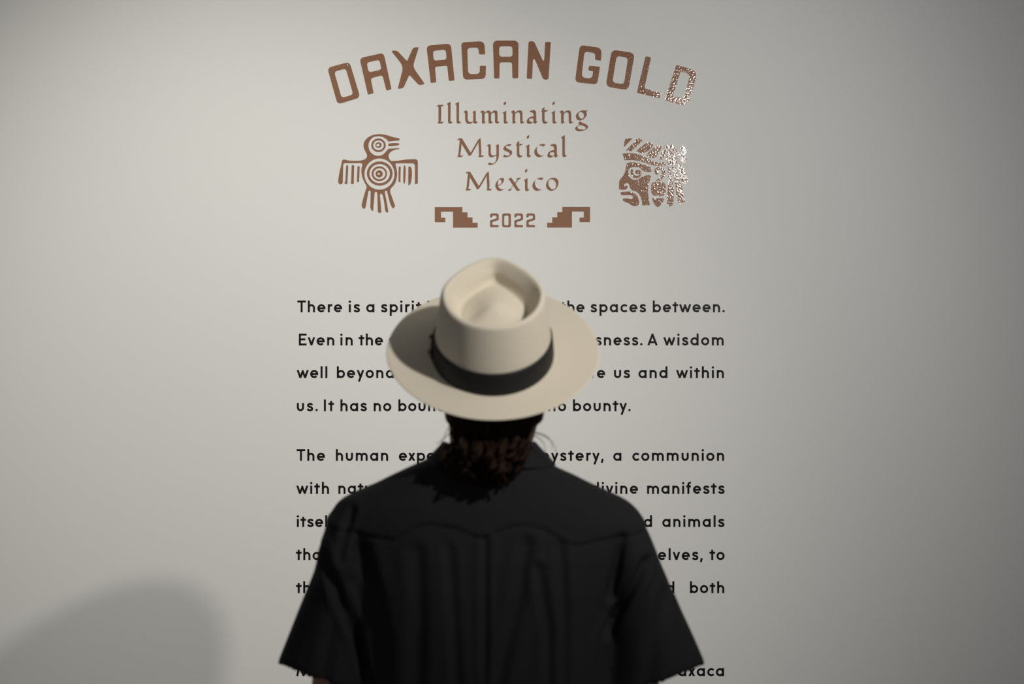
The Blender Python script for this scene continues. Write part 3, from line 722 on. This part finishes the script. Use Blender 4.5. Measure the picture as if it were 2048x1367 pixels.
for k in range(12):      # side lock falling over the left of the collar
    px0 = rnd.uniform(888, 912); py0 = rnd.uniform(882, 892); ph = rnd.uniform(0, 6)
    pts = [L3((MX(px0 - 14 * t + 4 * math.sin(ph + 4 * t)), MY - 0.082 - 0.022 * math.sin(PI * min(1, t * 1.2)) - 0.010 * t, MZ(py0 + rnd.uniform(38, 52) * t))) for t in (0, 0.25, 0.5, 0.75, 1)]
    strand(bm, pts, rnd.choice((0.002, 0.0035, 0.005)), 0.0008)
ponytail = link('ponytail', bm_mesh(bm, 'ponytail'), M_HAIR, hair)
bm = bmesh.new()
for pts in ([(1070, 862), (1092, 870), (1106, 884), (1111, 905)], [(1068, 866), (1084, 878), (1090, 897)], [(1064, 858), (1086, 864), (1100, 876), (1103, 892)], [(900, 850), (890, 872), (884, 884)], [(902, 862), (886, 876), (876, 882)]):
    strand(bm, [L3((MX(x), MY - 0.055, MZ(y))) for x, y in pts], 0.0009, 0.0004, 4)
link('loose_strand', bm_mesh(bm, 'loose_strand'), M_HAIR, hair)['kind'] = 'stuff'

# ---------------------------------------------------------------- the hat
hat = tag(empty('hat', HAT_C), 'cream fedora with a black band and teardrop crown, worn tilted back by the person', 'hat')
hat.rotation_euler = HAT_ROT.to_euler()
N = 96
def angs(): return [2 * PI * k / N for k in range(N)]
def smooth(t): t = max(0, min(1, t)); return t * t * (3 - 2 * t)
def base_oval(a, k=1.0): return Vector((0.0935 * k * math.cos(a), (0.106 if math.sin(a) > 0 else 0.111) * k * math.sin(a)))
def tear(a, sx, sy_b, sy_f, point):      # teardrop, pointed towards the front (+y)
    s, c = math.sin(a), math.cos(a)
    if s > 0: return Vector((sx * c * (1 - point * s ** 1.6), sy_f * s))
    return Vector((sx * c, sy_b * s))
def crown_h(a):      # the rim is highest in front
    return 0.108 + 0.020 * smooth((math.sin(a) + 1) / 2) 
bm = bmesh.new(); rings = []
def add(fn): rings.append([fn(a) for a in angs()])
def side(t):
    def f(a):
        b = base_oval(a); tp = tear(a, 0.0800, 0.086, 0.088, 0.40)
        q = b.lerp(tp, t ** 1.3); z = crown_h(a) * 0.945 * t
        return Vector((q.x, q.y, z))
    return f
for t in (0, 0.08, 0.16, 0.24, 0.34, 0.46, 0.58, 0.7, 0.82, 0.92, 1.0): add(side(t))
def rimf(k, up):
    def f(a):
        tp = tear(a, 0.0800, 0.086, 0.088, 0.40 + 0.10 * (1 - k)) * k
        return Vector((tp.x, tp.y, crown_h(a) * 0.945 + up))
    return f
add(rimf(0.985, 0.0040)); add(rimf(0.95, 0.0068)); add(rimf(0.905, 0.0066)); add(rimf(0.865, 0.0030))
def inner(k, dz, point, oy=0.0):
    def f(a):
        tp = tear(a, 0.0800, 0.086, 0.088, point) * k
        return Vector((tp.x, tp.y + oy, crown_h(a) * 0.945 + dz))
    return f
def groove(k, z, point, mixv):
    def f(a):
        tp = tear(a, 0.0800, 0.084, 0.088, point) * k
        s = (math.sin(a) + 1) / 2
        zz = z + 0.012 * s
        return Vector((tp.x, tp.y - 0.001, zz))
    return f
add(inner(0.83, -0.006, 0.58)); add(inner(0.785, -0.0145, 0.66))
RB = lambda a: smooth((-math.sin(a) - 0.2) / 0.8)      # 1 at the rear, where the dent stays shallow
def g2(k, dep_f, dep_b, point):
    def f(a):
        tp = tear(a, 0.0800, 0.086, 0.098, point) * k; rb = RB(a)
        return Vector((tp.x, tp.y, crown_h(a) * 0.945 - (dep_f * (1 - rb) + dep_b * rb)))
    return f
add(g2(0.725, 0.022, 0.014, 0.66)); add(g2(0.675, 0.029, 0.0155, 0.60)); add(g2(0.625, 0.0315, 0.016, 0.56)); add(g2(0.58, 0.030, 0.0145, 0.50))
def dome(k, z):
    def f(a):
        tp = tear(a, 0.0800, 0.086, 0.094, 0.46 * k / 0.58) * k
        g = g2(0.58, 0.030, 0.0145, 0.50)(a)
        u = 1 - (k / 0.58) ** 2
        zz = g.z * (1 - smooth(1 - k / 0.58)) + z * smooth(1 - k / 0.58)
        return Vector((tp.x, tp.y - 0.002, max(zz, g.z + 0.006 * u)))
    return f
for k in (0.54, 0.46, 0.37, 0.27, 0.16, 0.06): add(dome(k, 0.0985))
loft(bm, rings, cap=False)
bm.verts.ensure_lookup_table()
bm.faces.new(bm.verts[-N:])
crown = link('crown', bm_mesh(bm, 'crown'), M_FELT, hat)
sb = crown.modifiers.new('s', 'SUBSURF'); sb.levels = 1; sb.render_levels = 1
sol = crown.modifiers.new('t', 'SOLIDIFY'); sol.thickness = 0.0018; sol.offset = -1
apply_mods(crown)
# brim: gently dished, sides rolled up, front snapped down
def brim_pt(a, t):
    s, c = math.sin(a), math.cos(a)
    outx, outy = (0.1665 if c > 0 else 0.1655), (0.195 + 0.005 * c if s > 0 else 0.159)
    b = base_oval(a, 0.995); o = Vector((outx * c, outy * s))
    q = b.lerp(o, t)
    up_side = (0.006 if c > 0 else 0.008) * abs(c) ** 2.2
    z = up_side * t ** 2.0 - (0.002 * max(0, s) ** 2 + 0.005 * max(0, -s) ** 3) * t ** 2
    return Vector((q.x, q.y, z + 0.004 * (1 - t) ** 4))
bm = bmesh.new()
T = [0, 0.06, 0.15, 0.28, 0.42, 0.56, 0.7, 0.82, 0.92, 1.0]
top = [[brim_pt(a, t) + Vector((0, 0, 0.001)) for a in angs()] for t in T]
bot = [[brim_pt(a, t) - Vector((0, 0, 0.0012)) for a in angs()] for t in reversed(T)]
edge = [[(brim_pt(a, 1.0) * 1.0 + Vector((math.cos(a), math.sin(a), 0)) * 0.0012) for a in angs()]]
loft(bm, top + edge + bot, cap=False)
brim = link('brim', bm_mesh(bm, 'brim'), M_FELT, hat)
sb = brim.modifiers.new('s', 'SUBSURF'); sb.levels = 1; sb.render_levels = 1
apply_mods(brim)
# ribbon
bm = bmesh.new(); rings = []
for z, off in ((0.001, 0.0004), (0.001, 0.0026), (0.010, 0.0027), (0.020, 0.0027), (0.0375, 0.0026), (0.0395, 0.0020), (0.0395, 0.0002)):
    rr = []
    for a in angs():
        t = z / (crown_h(a) * 0.945); q = side(t)(a); rr.append(Vector((q.x, q.y, 0)).normalized() * (Vector((q.x, q.y)).length + off) + Vector((0, 0, z)))
    rings.append(rr)
loft(bm, rings, cap=False)
link('hat_band', bm_mesh(bm, 'hat_band'), M_BAND, hat)
# flat bow on the left side of the ribbon
bm = bmesh.new()
for (a0, a1, z0, z1, off) in ((PI - 0.20, PI + 0.22, 0.004, 0.031, 0.005), (PI - 0.04, PI + 0.06, 0.002, 0.034, 0.0085)):
    rr = []
    for z, d in ((z0, -0.002), (z0, off - 0.001), (z0 + 0.003, off), (z1 - 0.003, off), (z1, off - 0.001), (z1, -0.002)):
        row = []
        for k in range(13):
            a = a0 + (a1 - a0) * k / 12; t = z / (crown_h(a) * 0.945); q = side(t)(a)
            row.append(Vector((q.x, q.y, 0)).normalized() * (Vector((q.x, q.y)).length + d) + Vector((0, 0, z)))
        rr.append(row)
    loft(bm, rr, cap=False, closed=False)
link('bow', bm_mesh(bm, 'bow'), M_BAND, hat)
